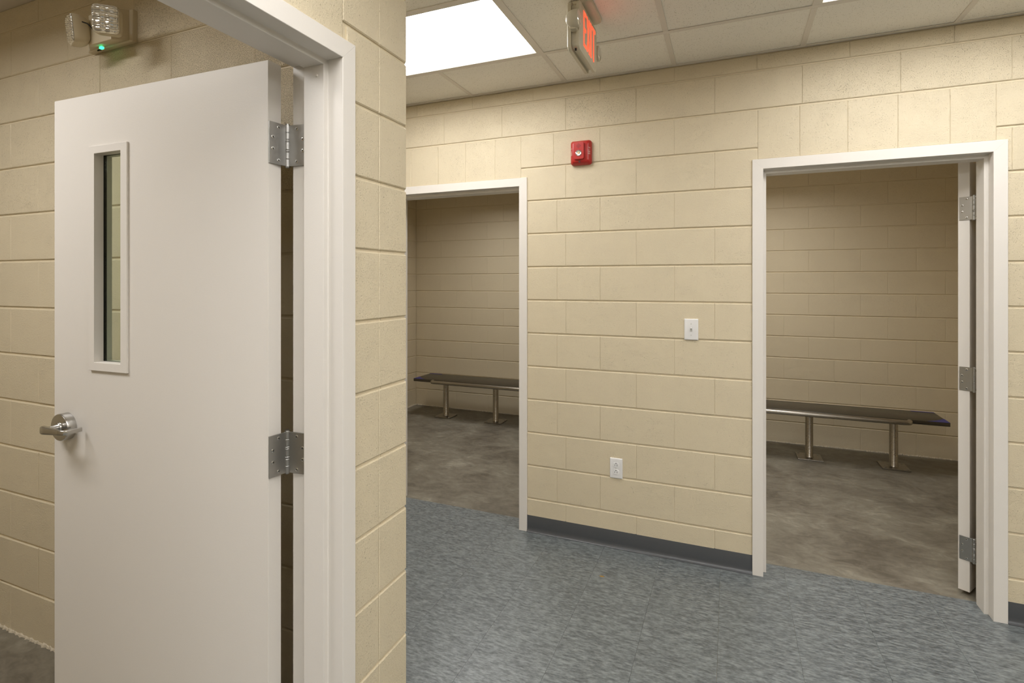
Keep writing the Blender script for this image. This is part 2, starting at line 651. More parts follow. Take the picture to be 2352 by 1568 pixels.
wx = slab('wall_right', [((XR, YB, 0), (XR + 0.15, Y1B, CEIL + .16))], 'beige painted wall closing the hall on the right')
wy = slab('wall_behind', [((XL, YB - 0.15, 0), (XR + .15, YB, CEIL + .16))], 'beige painted wall closing the hall behind the camera')
wq = slab('wall_room', [((XL, -1.75, 0), (X2B, -1.60, CEIL + .16))], 'beige block wall at the near side of the small room')
wz = slab('wall_end', [((XL - 0.15, YB, 0), (XL, Y3, CEIL + .16))], 'beige painted wall closing the rooms on the far left')

# crumbly mortar line where the rear wall meets the slab
def bead(parent, pts_a, pts_b, nrm, n):
    mb = MB()
    a, b, nv = Vector(pts_a), Vector(pts_b), Vector(nrm)
    rings = []
    for i in range(n + 1):
        p = a.lerp(b, i / n)
        hh = 0.006 + 0.010 * random.random() ** 2
        dd = 0.004 + 0.008 * random.random() ** 2
        rings.append([p - nv * 0.004, p + nv * dd, p + nv * (dd * 0.6) + Vector((0, 0, hh * 0.7)), p - nv * 0.004 + Vector((0, 0, hh))])
    mb.loft(rings)
    o = mb.build('mortar_bead', M['bead'], parent)
    return o


bead(wr, (-3.53, Y3, 0), (-0.60, Y3, 0), (0, -1, 0), 330)
bead(wr, (-0.44, Y3, 0), (1.95, Y3, 0), (0, -1, 0), 300)
bead(wb, (-3.7, Y4, 0), (-1.10, Y4, 0), (0, -1, 0), 330)
bead(wl, (-3.5396, Y1B, 0), (-3.5396, Y3, 0), (1, 0, 0), 260)

# ------------------------------------------------------------------ floors
YV = 3.115
fl = MB().box((XL, YB, -0.12), (XR, YV, -0.0035)).build('floor', M['mortar'])
tag(fl, 'grey streaked vinyl tile floor of the hall', 'floor', kind='structure')
TX, TY, T = -0.6545, 1.8645, 0.3048
far_tiles = MB()
TILE_CACHE = {}
ix0, ix1 = math.floor((X2 - 3.3 - TX) / T), math.ceil((XR - TX) / T)
iy0, iy1 = math.floor((YB - TY) / T), math.ceil((YV - TY) / T)
for i in range(ix0, ix1):
    for j in range(iy0, iy1):
        xa, xb = TX + i * T, TX + (i + 1) * T
        ya, yb = TY + j * T, min(TY + (j + 1) * T, YV)
        xa, xb = max(xa, XL), min(xb, XR)
        ya = max(ya, YB)
        if xb - xa < 0.01 or yb - ya < 0.01:
            continue
        if xb < X2B and ya < Y4B - 0.02:
            continue
        seen = ya > 0.7 and -3.0 < xa < 2.4
        if not seen:
            far_tiles.box((xa + .0002, ya + .0002, -0.0035), (xb - .0002, yb - .0002, 0))
            continue
        wx_, wy_ = xb - xa - .0008, yb - ya - .0004
        key = (round(wx_, 3), round(wy_, 3))
        if key not in TILE_CACHE:
            o = MB().box((0, 0, -0.0035), (wx_, wy_, 0)).build('tile', M['vct'], fl)
            TILE_CACHE[key] = o.data
        else:
            o = link('tile', TILE_CACHE[key], fl)
        o.location = (xa + .00015, ya + .00015, random.uniform(-0.00005, 0.00005))
fo = far_tiles.build('tile_field', M['vct'], fl)
fo['kind'] = 'stuff'
fc = MB().box((XL, YV, -0.12), (XR, Y3 + .05, -0.001)).build('floor_cells', M['concrete'])
tag(fc, 'bare trowelled concrete floor inside the two cells', 'floor', kind='structure')
fr = MB().box((XL, YB, -0.0035), (X2B + 0.06, Y4 + .02, -0.0005)).build('floor_room', M['concrete'])
tag(fr, 'dark stained concrete floor of the small room behind the open door', 'floor', kind='structure')
# a rust coloured scuff on the vinyl
sp = MB()
pts = [(0.012 * math.cos(a) * (0.7 + 0.5 * random.random()), 0.007 * math.sin(a) * (0.7 + 0.5 * random.random())) for a in [k * math.pi / 6 for k in range(12)]]
sp.add([(x, y, 0.0004) for x, y in pts] + [(x, y, 0.0) for x, y in pts], [tuple(range(12))] + [((k + 1) % 12, k, 12 + k, 12 + (k + 1) % 12) for k in range(12)])
so = sp.build('rust_spot', plain('rust_stain', srgb(150, 120, 60), 0.6), fl)
so.location = (-0.6013, 2.6579, 0)

# ------------------------------------------------------------------ rubber base
def cove(name, xa, xb, label):
    prof = [(0.0, 0.0), (-0.017, 0.0), (-0.0165, 0.003), (-0.010, 0.0085), (-0.006, 0.016), (-0.0042, 0.028), (-0.004, 0.095), (-0.002, 0.0985), (0.0, 0.0985)]
    mb = MB()
    mb.loft([[(xa, Y1 + 0.003 + d, z) for d, z in prof], [(xb, Y1 + 0.003 + d, z) for d, z in prof]])
    o = mb.build(name, M['rubber'], smooth=True)
    tag(o, label, 'baseboard', kind='structure')


cove('baseboard_middle', LF[1], RF[0], 'dark grey rubber cove base between the two cell doorways')
cove('baseboard_right', RF[1], XR - 0.01, 'dark grey rubber cove base right of the right cell doorway')
cove('baseboard_left', -3.9, LF[0], 'dark grey rubber cove base left of the left cell doorway')

# ------------------------------------------------------------------ ceilings
ce = MB().box((X2B, YB, CEIL + 0.10), (XR, Y1B, CEIL + 0.16)).box((XL, Y4B - .02, CEIL + 0.10), (X2B, Y1B, CEIL + 0.16)).build('ceiling', M['gyp'])
tag(ce, 'suspended ceiling of speckled lay-in tiles in a white grid', 'ceiling', kind='structure')
GX, GY, G = -0.885, 2.555, 0.6096
TROFF = [(-2, 0), (2, 0), (0, 3), (3, 3), (6, 3), (1, 6), (4, 6), (1, 9), (4, 9), (1, 12), (4, 12)]       # (column index of the left bay, row index counted from the far wall); rows past the first are unseen, added as fill
occupied = set()
for cxi, rj in TROFF:
    occupied.add((cxi, rj))
    occupied.add((cxi + 1, rj))
ACT = {}
xs = [GX + G * k for k in range(-6, 10)]
xs = [XL] + [x for x in xs if XL + .05 < x < XR - .05] + [XR]
ys = [Y1] + [GY - G * k for k in range(0, 18) if GY - G * k > YB + .05] + [YB]
tee_w = 0.024


def tee(a, b):
    MB().box((a[0], a[1], CEIL - 0.0005), (b[0], b[1], CEIL + 0.003)).build('grid_tee', M['tee'], ce, bevel=0.0006, seg=1)


for i in range(len(xs) - 1):
    for j in range(len(ys) - 1):
        xa, xb, yb, ya = xs[i], xs[i + 1], ys[j], ys[j + 1]
        if xb <= X2 and yb <= Y4B:
            continue
        ci = round((xa - GX) / G)
        if (ci, j - 1) in occupied and xa > XL:
            continue
        wx_, wy_ = xb - xa - 0.008, yb - ya - 0.008
        key = (round(wx_, 3), round(wy_, 3))
        if key not in ACT:
            o = MB().box((0, 0, 0), (wx_, wy_, 0.016)).build('ceiling_tile', M['act'], ce)
            ACT[key] = o.data
        else:
            o = link('ceiling_tile', ACT[key], ce)
        o.location = (xa + .004, ya + .004, CEIL + 0.0032 + random.uniform(0, 0.0006))
lines_y = ys[1:-1]
for yy in lines_y:
    x0t = XL if yy > Y4B else X2 + 0.022
    tee((x0t, yy - tee_w / 2), (XR, yy + tee_w / 2))
for xx in xs[1:-1]:
    for j in range(len(ys) - 1):
        yb, ya = ys[j], ys[j + 1]
        if xx <= X2 and yb <= Y4B + .05:
            continue
        ci = round((xx - GX) / G)
        if (ci, j - 1) in occupied and (ci - 1, j - 1) in occupied and (ci - 1, j - 1) in TROFF:
            continue
        tee((xx - tee_w / 2, ya + (tee_w / 2 if j < len(ys) - 2 else 0.0)), (xx + tee_w / 2, yb - (tee_w / 2 if j > 0 else 0.022)))
# wall angle
MB().box((XL, Y1 - 0.022, CEIL - 0.0005), (XR, Y1 + 0.002, CEIL + 0.002)).build('wall_angle', M['tee'], ce)
MB().box((X2 - .002, YB, CEIL - 0.0005), (X2 + 0.022, Y4B, CEIL + 0.002)).build('wall_angle', M['tee'], ce)
MB().box((XL, Y4B - .002, CEIL - 0.0005), (X2, Y4B + 0.022, CEIL + 0.002)).build('wall_angle', M['tee'], ce)
RT = (-3.00, -1.78, -0.20, 0.40)
mb = MB()
for a, b in (((XL, YB), (X2B + .05, RT[2])), ((XL, RT[3]), (X2B + .05, Y4 + .05)), ((XL, RT[2]), (RT[0], RT[3])), ((RT[1], RT[2]), (X2B + .05, RT[3]))):
    mb.box((*a, 2.676), (*b, 2.83))
mb.box((XL, YB, 2.83), (X2B + .05, Y4 + .05, 2.86))
cr = mb.build('ceiling_room', M['gyp'])
tag(cr, 'flat off-white ceiling of the small room behind the open door', 'ceiling', kind='structure')
CT = [(-2.455, -1.845, 4.00, 4.61), (-0.105, 0.505, 4.00, 4.61)]      # light openings
mb = MB()
yq0, yq1 = CT[0][2], CT[0][3]
mb.box((XL, Y1B - .02, CEIL), (XR, yq0, CEIL + .24))
mb.box((XL, yq1, CEIL), (XR, Y3 + .1, CEIL + .24))
for a, b in ((XL, CT[0][0]), (CT[0][1], CT[1][0]), (CT[1][1], XR)):
    mb.box((a, yq0, CEIL), (b, yq1, CEIL + .24))
mb.box((XL, Y1B - .02, CEIL + .24), (XR, Y3 + .1, CEIL + .28))
cc = mb.build('ceiling_cells', M['gyp'])
tag(cc, 'flat ceiling over the two bench cells', 'ceiling', kind='structure')


def troffer(x0, x1, y0, y1, z, lens, label, dp=0.03, inner=None):
    r = empty('ceiling_light', ((x0 + x1) / 2, (y0 + y1) / 2, z))
    tag(r, label, 'light', 'flush ceiling troffers')
    hx, hy = (x1 - x0) / 2 - 0.010, (y1 - y0) / 2 - 0.010
    mb = MB()
    def c(ax, ay, zz):
        return [(-ax, -ay, zz), (ax, -ay, zz), (ax, ay, zz), (-ax, ay, zz)]
    mb.loft([c(hx, hy, 0.004), c(hx - .001, hy - .001, 0.0), c(hx - 0.014, hy - 0.014, 0.0), c(hx - 0.018, hy - 0.018, 0.006)], cap=False)
    mb.build('trim_frame', M['troffer'], r)
    MB().loft([c(hx - 0.018, hy - 0.018, 0.006), c(hx - 0.018, hy - 0.018, dp + 0.006)], cap=False).build('side_wall', inner or M['troffer'], r)
    MB().box((-hx + .017, -hy + .017, dp), (hx - .017, hy - .017, dp + 0.004)).build('diffuser', M['troffer'], r)
    df = [o for o in r.children if o.name.startswith('diffuser')][0].data
    df.materials.append(lens)                        # only the underside glows
    for p in df.polygons:
        p.material_index = 1 if p.normal.z < -0.5 else 0
    MB().box((-hx + .01, -hy + .01, dp + 0.008), (hx - .01, hy - .01, dp + 0.014)).build('housing', M['troffer'], r)
    return r


LB = ['lit flush ceiling light nearest the exit sign, cut off by the wall corner',
      'lit ceiling light at the top edge above the right cell doorway']
for _row, _cols in (('overhead row', ('left', 'middle', 'right')), ('second row behind the camera', ('left', 'right')),
                    ('third row behind the camera', ('left', 'right')), ('last row behind the camera', ('left', 'right'))):
    LB += ['unseen hall ceiling light added as fill in the %s, %s' % (_row, _c) for _c in _cols]
for (ci, rj), lb in zip(TROFF, LB):
    xa = GX + ci * G
    yb = GY - rj * G
    troffer(xa, xa + 2 * G, yb - G, yb, CEIL, M['lens'], lb)
troffer(*RT, 2.674, M['lens2'], 'lit ceiling light inside the small room behind the open door', 0.09, M['added_baffle'])


troffer(*CT[0], CEIL - .002, M['lens3'], 'lit square ceiling light inside the left cell', 0.20, M['added_baffle'])
troffer(*CT[1], CEIL - .002, M['lens3'], 'lit square ceiling light inside the right cell', 0.20, M['added_baffle'])


# ------------------------------------------------------------------ door frames
def fillet(pts, r, n=4):
    out = []
    m = len(pts)
    for i in range(m):
        p0, p, p1 = (Vector((*pts[i - 1], 0)), Vector((*pts[i], 0)), Vector((*pts[(i + 1) % m], 0)))
        a, b = (p0 - p).normalized(), (p1 - p).normalized()
        c = p + (a + b) * r
        s0, s1 = p + a * r - c, p + b * r - c
        for k in range(n + 1):
            t = k / n * math.pi / 2
            q = c + s0 * math.cos(t) + s1 * math.sin(t)
            out.append((q.x, q.y))
    return out


def frame(name, mtx, width, height, depth, rab, stop, label, silencer=False):
    """welded steel frame; local x along the wall, y into the wall, z up; mitred head"""
    root = empty(name)
    root.matrix_world = mtx
    tag(root, label, 'door frame', kind='structure')
    prof = [(0, 0), (.0508, 0), (.0508, rab), (.0667, rab), (.0667, rab + stop), (.0508, rab + stop), (.0508, depth), (0, depth)]
    prof = fillet(prof, 0.0018)
    g = 0.00015
    for side in (0, 1):
        mb = MB()
        lo = [((a if side == 0 else width - a), y, 0.0) for a, y in prof]
        hi = [((a if side == 0 else width - a), y, height - a - g) for a, y in prof]
        mb.loft([lo, hi])
        mb.build('jamb', M['enamel'], root)
    mb = MB()
    mb.loft([[(a + g, y, height - a) for a, y in prof], [(width - a - g, y, height - a) for a, y in prof]])
    mb.build('frame_head', M['enamel'], root)
    return root


frame('trim_1', wall_matrix((-0.93, NF[0], 0), (0, 1, 0)), NF[1] - NF[0], NF[2], 0.170, 0.049, 0.0675,
      'large ivory steel door frame in the foreground around the open door')
t1 = bpy.data.objects['trim_1']
frame('trim_2', wall_matrix((LF[0], Y1 - 0.008, 0), (1, 0, 0)), LF[1] - LF[0], LF[2], 0.181, 0.0500, 0.082,
      'ivory steel door frame of the left cell, below the exit sign')
frame('trim_3', wall_matrix((RF[0], Y1 - 0.008, 0), (1, 0, 0)), RF[1] - RF[0], RF[2], 0.181, 0.0500, 0.082,
      'ivory steel door frame of the right cell with a hinged door')
# rubber door silencer on the near frame's stop
MB().tube([(1.0157 - 0.0667 + .001, 0.072, 2.04), (1.0157 - 0.0667 - .003, 0.072, 2.04)], [0.0045, 0.003], 10).build('silencer', M['tee'], t1, smooth=True)


# ------------------------------------------------------------------ hinges
def hinge(parent, inv, pin, pa, pb, z0, z1):
    """pin, pa (end of the leaf plate), pb (end of the frame plate): plan points in world; z0..z1 height"""
    r = bpy.data.objects.new('hinge', None)
    r.empty_display_size = 0.05
    COL.objects.link(r)
    r.parent = parent
    r.matrix_local = inv @ Matrix.Translation((pin[0], pin[1], z0))
    # work in world axes with origin at the pin foot
    base = Matrix.Identity(4)
    rot = (inv.to_3x3()).to_4x4()
    r.matrix_local = Matrix.Translation(inv @ Vector((pin[0], pin[1], z0))) @ rot
    hgt = z1 - z0
    for e, nm in ((pa, 'leaf_plate'), (pb, 'frame_plate')):
        d = Vector((e[0] - pin[0], e[1] - pin[1], 0))
        L = d.length
        d.normalize()
        nr = Vector((-d.y, d.x, 0))
        # side that faces the camera (origin)
        if nr.dot(Vector((-pin[0], -pin[1], 0))) < 0:
            nr = -nr
        mb = MB()
        p = [d * 0.004 - nr * 0.0016, d * L - nr * 0.0016, d * L + nr * 0.0014, d * 0.004 + nr * 0.0014]
        mb.loft([[Vector((q.x, q.y, 0.002)) for q in p], [Vector((q.x, q.y, hgt - 0.002)) for q in p]])
        mb.build(nm, M['hinge'], r, bevel=0.0006, seg=1)
        for k, (fu, fz) in enumerate(((0.50, 0.115), (0.80, 0.365), (0.80, 0.635), (0.50, 0.885))):
            if L < 0.02:
                continue
            c = d * (L * fu) + nr * 0.0014 + Vector((0, 0, hgt * fz))
            sb = MB()
            sb.tube([c - nr * 0.0005, c + nr * 0.0006, c + nr * 0.0010], [0.0048, 0.0048, 0.0040], 12)
            so_ = sb.build('screw', M['screw'], r, smooth=True)
            rec = MB()
            t1_ = Vector((0, 0, 1))
            t2_ = d
            for ta, tb in ((t1_, t2_), (t2_, t1_)):
                q = c + nr * 0.0011
                rec.add([q + ta * .0026 + tb * .0007, q - ta * .0026 + tb * .0007, q - ta * .0026 - tb * .0007, q + ta * .0026 - tb * .0007],
                        [(0, 1, 2, 3)])
            me = bpy.data.meshes.new('screw')
            # the cross recess is joined to its screw as a second material
            bm = bmesh.new()
            bm.from_mesh(so_.data)
            n0 = len(bm.faces)
            vs_ = [bm.verts.new(v) for v in rec.v]
            for f in rec.f:
                fc_ = bm.faces.new([vs_[i] for i in f])
                fc_.material_index = 1
            bm.to_mesh(so_.data)
            bm.free()
            so_.data.materials.append(M['black'])
    # knuckles
    kn = [(0.0, 0.185), (0.19, 0.345), (0.365, 0.40), (0.41, 0.59), (0.60, 0.635), (0.65, 0.81), (0.815, 1.0)]
    mb = MB()
    for a, b in kn:
        thin = (b - a) < 0.06
        rr = 0.0076 if thin else 0.0072
        mb.tube([(0, 0, hgt * a + .0004), (0, 0, hgt * a + .0012), (0, 0, hgt * b - .0012), (0, 0, hgt * b - .0004)], [rr - .0008, rr, rr, rr - .0008], 20)
    mb.tube([(0, 0, -0.002), (0, 0, 0.0), (0, 0, hgt), (0, 0, hgt + 0.002), (0, 0, hgt + .0035)], [0.0045, 0.0060, 0.0060, 0.0058, 0.0030], 20)
    mb.build('barrel', M['hinge'], r, smooth=True)
    return r


# ------------------------------------------------------------------ near open door
LA = Vector((-1.12126, 1.03792, 0.0))
DV = Vector((-0.99967, -0.02568, 0.0))
NV = Vector((-0.02568, 0.99967, 0.0))       # through the leaf, away from the camera
m_leaf = Matrix((DV, NV, Vector((0, 0, 1)))).transposed().to_4x4()
m_leaf.translation = LA
LEN, TK, LZ0, LZ1 = 0.9004, 0.0445, 0.012, 2.0825
door = empty('door_1')
door.matrix_world = m_leaf
tag(door, 'ivory steel door standing open in the foreground with narrow vision window', 'door', kind='structure')
VI = (0.5715, 0.6930, 1.2510, 1.8942)       # clear opening of the vision panel
VO = (0.5430, 0.7180, 1.2250, 1.9180)
mb = ring_mesh(MB(), (0.0, LEN, LZ0, LZ1), (VI[0] - .004, VI[1] + .004, VI[2] - .004, VI[3] + .004), 0.0, TK)
leaf = mb.build('leaf', M['enamel'], door, bevel=0.0012, seg=3)
# seam of the edge channel
MB().box((0.0006, -0.0003, LZ0 + .01), (0.0016, 0.002, LZ1 - .002)).build('edge_seam', M['tee'], door)
# vision kit
mb = MB()
ring_mesh(mb, VO, VI, -0.0065, 0.0)
ring_mesh(mb, (VI[0] - .003, VI[1] + .003, VI[2] - .003, VI[3] + .003), VI, -0.0015, 0.0215)
vk = mb.build('vision_frame', M['enamel'], door, bevel=0.0010, seg=3)
mb = MB()
q = (VI[0] - .0005, VI[1] + .0005, VI[2] - .0005, VI[3] + .0005)
ring_mesh(mb, (q[0] - .003, q[1] + .003, q[2] - .003, q[3] + .003), q, 0.0215, 0.0310)
mb.build('glazing_tape', M['black'], door)
mb = MB()
ring_mesh(mb, VO, VI, TK, TK + 0.0020)
ring_mesh(mb, (VI[0] - .003, VI[1] + .003, VI[2] - .003, VI[3] + .003), VI, 0.0310, TK + .0005)
mb.build('vision_frame', M['enamel'], door, bevel=0.0010, seg=3)
MB().box((VI[0] + .0002, 0.0245, VI[2] + .0002), (VI[1] - .0002, 0.0285, VI[3] - .0002)).build('pane', M['glass'], door)


def lever(side):
    """side -1: the face towards the camera"""
    y = -1.0 if side < 0 else 1.0
    o = 0.0 if side < 0 else TK
    s0, z0 = 0.830, 1.040
    r = bpy.data.objects.new('lever_handle', None)
    COL.objects.link(r)
    r.parent = door
    r.location = (s0, o, z0)
    P = lambda a, b, c: Vector((a, y * b, c))
    mb = MB()
    mb.tube([P(0, 0, 0), P(0, .0225, 0), P(0, .0255, 0), P(0, .0262, 0)], [.0425, .0425, .0408, .030], 48)
    mb.build('rose', M['chrome'], r, smooth=True)
    mb = MB()
    mb.tube([P(0, .0262, 0), P(0, .029, 0), P(0, .031, 0)], [.0165, .0165, .0150], 28)
    mb.tube([P(0, .028, 0), P(0, .052, 0)], [.0118, .0105], 24)
    mb.build('neck', M['chrome'], r, smooth=True)
    # lever: from the elbow over the rose towards the hinge side, then back to the door
    path = [(0.018, .058, .0125, .0085), (0.010, .060, .0125, .0095), (-0.004, .060, .0118, .0092), (-0.030, .0605, .0100, .0060), (-0.060, .0605, .0082, .0048),
            (-0.074, .0600, .0078, .0046), (-0.0815, .0570, .0076, .0046), (-0.0845, .0500, .0074, .0045), (-0.0850, .034, .0070, .0042), (-0.0850, .011, .0066, .0040)]
    mb = MB()
    rings = []
    for i, (sx, dy, hz, ty) in enumerate(path):
        a = path[max(i - 1, 0)]
        b = path[min(i + 1, len(path) - 1)]
        t = Vector((b[0] - a[0], b[1] - a[1])).normalized()
        nr = Vector((-t.y, t.x))
        rr = min(hz, ty) * 0.75
        rings.append([P(sx + nr.x * u, dy + nr.y * u, v) for u, v in rrect(-ty, ty, -hz, hz, rr, 4)])
    mb.loft(rings)
    mb.build('lever', M['chrome'], r, smooth=True)


lever(-1)
lever(1)
inv = m_leaf.inverted()
PIN = (-1.1125, 1.0945)
pa = (LA.x + 0.0013, LA.y + 0.0006)
pb = (-1.0500, 1.1003)
for z0_, z1_ in ((1.810, 1.925), (0.979, 1.094), (0.160, 0.275)):
    hinge(door, inv, PIN, pa, pb, z0_, z1_)

# ------------------------------------------------------------------ right cell door
BC = Vector((1.0575, 3.1555, 0))
d2 = Vector((0.56, 0.8285, 0)).normalized()
n2 = Vector((-d2.y, d2.x, 0))
m2 = Matrix((d2, n2, Vector((0, 0, 1)))).transposed().to_4x4()
m2.translation = BC
door2 = empty('door_2')
door2.matrix_world = m2
tag(door2, 'ivory steel door swung open into the right cell, seen edge-on', 'door', kind='structure')
MB().box((0, 0, 0.018), (0.905, 0.0445, 2.074)).build('leaf', M['enamel'], door2, bevel=0.0012, seg=3)
inv2 = m2.inverted()
PIN2 = (1.0705, 3.1442)
for z0_, z1_ in ((1.792, 1.907), (0.976, 1.093), (0.165, 0.282)):
    hinge(door2, inv2, PIN2, (BC.x + n2.x * .039 - d2.x * .0014, BC.y + n2.y * .039 - d2.y * .0014), (1.0760, 3.108), z0_, z1_)

# ------------------------------------------------------------------ emergency light
el = empty('emergency_light', (0, 0, 0))
tag(el, 'ivory twin-head emergency light with green indicator above the open door', 'emergency light')
mb = MB()
def q4(x0, x1, z0, z1, y):
    return [(x0, y, z0), (x1, y, z0), (x1, y, z1), (x0, y, z1)]
MB().loft([q4(-2.285, -2.022, 2.380, 2.498, Y4 + .001), q4(-2.285, -2.022, 2.380, 2.498, Y4 - 0.018), q4(-2.270, -2.030, 2.384, 2.494, Y4 - 0.024)]).build('back_plate', M['ivory'], el, bevel=0.002)
MB().loft([q4(-2.268, -2.032, 2.383, 2.495, Y4 - 0.022), q4(-2.160, -2.032, 2.360, 2.470, 1.190)]).build('housing', M['ivory'], el, smooth=True, bevel=0.003)
MB().box((-2.156, 1.222, 2.3605), (-2.142, 1.231, 2.3685)).build('indicator', M['led_g'], el)
MB().box((-2.175, 1.226, 2.3640), (-2.150, 1.2275, 2.3700), Matrix.Translation((-0.02, 0.012, 0))).build('test_slot', M['black'], el)


def lamp_head(center, nrm, wdt, hgt, dpt, name='lamp_head'):
    """rounded box with a ribbed clear lens; center = middle of the lens, nrm = facing direction"""
    n = Vector(nrm).normalized()
    zv = Vector((0, 0, 1))
    u = n.cross(zv).normalized()
    v = u.cross(n).normalized()
    mm = Matrix((u, -n, v)).transposed().to_4x4()
    mm.translation = Vector(center)
    r = bpy.data.objects.new(name, None)
    COL.objects.link(r)
    r.parent = el
    r.matrix_local = mm
    rings = []
    for y, k in ((0.0, 1.0), (0.006, 1.03), (dpt * .55, 1.0), (dpt * .85, .84), (dpt, .6)):
        rings.append([(a * k, y, b * k) for a, b in rrect(-wdt / 2, wdt / 2, -hgt / 2, hgt / 2, 0.016, 4)])
    MB().loft(rings).build('shell', M['ivory'], r, smooth=True)
    # lens: ribs and little facets
    nx, nz = 36, 48
    vts, fcs = [], []
    for j in range(nz + 1):
        for i in range(nx + 1):
            a, b = -1 + 2 * i / nx, -1 + 2 * j / nz
            e = max(0.0, 1 - a ** 6) * max(0.0, 1 - b ** 6)
            dome = -0.010 * math.sqrt(e) if e > 0 else 0
            rib = 0.0016 * math.cos(b * math.pi * 13) * (1 if e > 0.02 else 0)
            band = 0.0012 * math.cos(a * math.pi * 3)
            # squircle outline
            ax = a * (1 - 0.10 * max(0, abs(b) - .75) / .25)
            bz = b * (1 - 0.08 * max(0, abs(a) - .75) / .25)
            vts.append((ax * (wdt / 2 - .001), dome + rib + band, bz * (hgt / 2 - .001)))
    for j in range(nz):
        for i in range(nx):
            k = j * (nx + 1) + i
            fcs.append((k, k + 1, k + nx + 2, k + nx + 1))
    lm = MB().add(vts, fcs)
    lm.build('lens', M['lamp'], r)
    return r


lamp_head((-1.940, 1.120, 2.382), (0.66, -0.75, -0.10), 0.080, 0.094, 0.052)
lamp_head((-2.1905, 1.150, 2.406), (-0.33, -0.94, -0.10), 0.080, 0.098, 0.052)
MB().tube([(-1.972, 1.158, 2.392), (-2.030, 1.200, 2.410)], 0.013, 14).build('swivel', M['ivory'], el, smooth=True)
MB().tube([(-2.172, 1.196, 2.412), (-2.150, 1.205, 2.412)], 0.013, 14).build('swivel', M['ivory'], el, smooth=True)
MB().tube([(-2.140, 1.158, 2.428), (-2.128, 1.168, 2.424), (-2.122, 1.180, 2.412), (-2.128, 1.196, 2.402)], 0.0022, 8).build('wire', M['black'], el, smooth=True)

# ------------------------------------------------------------------ exit sign
EX = -0.551
ey0, ey1, ez0, ez1 = 2.045, 2.335, 2.432, 2.628
es = empty('exit_sign', (EX - 0.02, (ey0 + ey1) / 2, CEIL))
tag(es, 'red lit EXIT sign with two lamp heads hanging from the ceiling', 'exit sign')
mx = wall_matrix((EX, 0, 0), (0, 1, 0))      # local x = +Y, y = into the sign, z up
mx = es.matrix_world.inverted() @ mx
es_inv = Matrix.Translation(-Vector((EX - 0.02, (ey0 + ey1) / 2, CEIL)))
mxl = es_inv @ wall_matrix((EX, 0, 0), (0, 1, 0))
out = rrect(ey0, ey1, ez0, ez1, 0.022, 6)
inn = rrect(ey0 + .012, ey1 - .012, ez0 + .012, ez1 - .012, 0.014, 6)
MB().loft([[(a, 0.0, b) for a, b in rrect(ey0 + .006, ey1 - .006, ez0 + .006, ez1 - .006, 0.018, 6)], [(a, 0.004, b) for a, b in out], [(a, 0.015, b) for a, b in out]], mxl).build('face_cover', M['exitbody'], es, smooth=True)
MB().loft([[(a, 0.0155, b) for a, b in inn], [(a, 0.0365, b) for a, b in inn]], mxl).build('housing', M['exitbody'], es, smooth=True)
MB().loft([[(a, 0.037, b) for a, b in out], [(a, 0.050, b) for a, b in out], [(a, 0.054, b) for a, b in rrect(ey0 + .006, ey1 - .006, ez0 + .006, ez1 - .006, 0.018, 6)]], mxl).build('face_cover', M['exitbody'], es, smooth=True)
lz0, lz1 = 2.462, 2.606
st = 0.0140
lw = [(2.100, 2.142), (2.153, 2.203), (2.214, 2.233), (2.244, 2.300)]
def strokes(mb, quads, y0_, y1_, mtx):
    for qd in quads:
        mb.prism(qd, y0_, y1_, mtx)
def rect(a, b, c_, d):
    return [(a, c_), (b, c_), (b, d), (a, d)]
LET = []
a, b = lw[0]
LET.append([rect(a, a + st, lz0, lz1), rect(a + st, b, lz0, lz0 + st), rect(a + st, b - .004, (lz0 + lz1 - st) / 2, (lz0 + lz1 + st) / 2), rect(a + st, b, lz1 - st, lz1)])
a, b = lw[1]
LET.append([[(a, lz0), (a + st, lz0), (b, lz1), (b - st, lz1)], [(b - st, lz0), (b, lz0), (a + st, lz1), (a, lz1)]])
a, b = lw[2]
LET.append([rect(a, b, lz0, lz1)])
a, b = lw[3]
LET.append([rect((a + b - st) / 2, (a + b + st) / 2, lz0, lz1 - st), rect(a, b, lz1 - st, lz1)])
for i, Lq in enumerate(LET):
    mb = MB()
    for k, qd in enumerate(Lq):
        mb.prism(qd, -0.0012 - 0.0001 * k, 0.001, mxl)
    mb.build('letter', M['exit'], es)
# canopy and stem to the ceiling
cy_, cx_ = 2.195, EX - 0.0225
MB().loft([[(x_, y_, CEIL - 0.001) for x_, y_ in rrect(cx_ - .050, cx_ + .050, cy_ - .075, cy_ + .135, .02, 5)],
           [(x_, y_, CEIL - 0.012) for x_, y_ in rrect(cx_ - .048, cx_ + .048, cy_ - .073, cy_ + .133, .02, 5)],
           [(x_, y_, CEIL - 0.018) for x_, y_ in rrect(cx_ - .040, cx_ + .040, cy_ - .065, cy_ + .125, .016, 5)]], es_inv).build('canopy', M['exitbody'], es, smooth=True)
MB().box((cx_ - .012, cy_ - .03, ez1 - .004), (cx_ + .012, cy_ + .03, CEIL - .01), es_inv).build('stem', M['exitbody'], es)


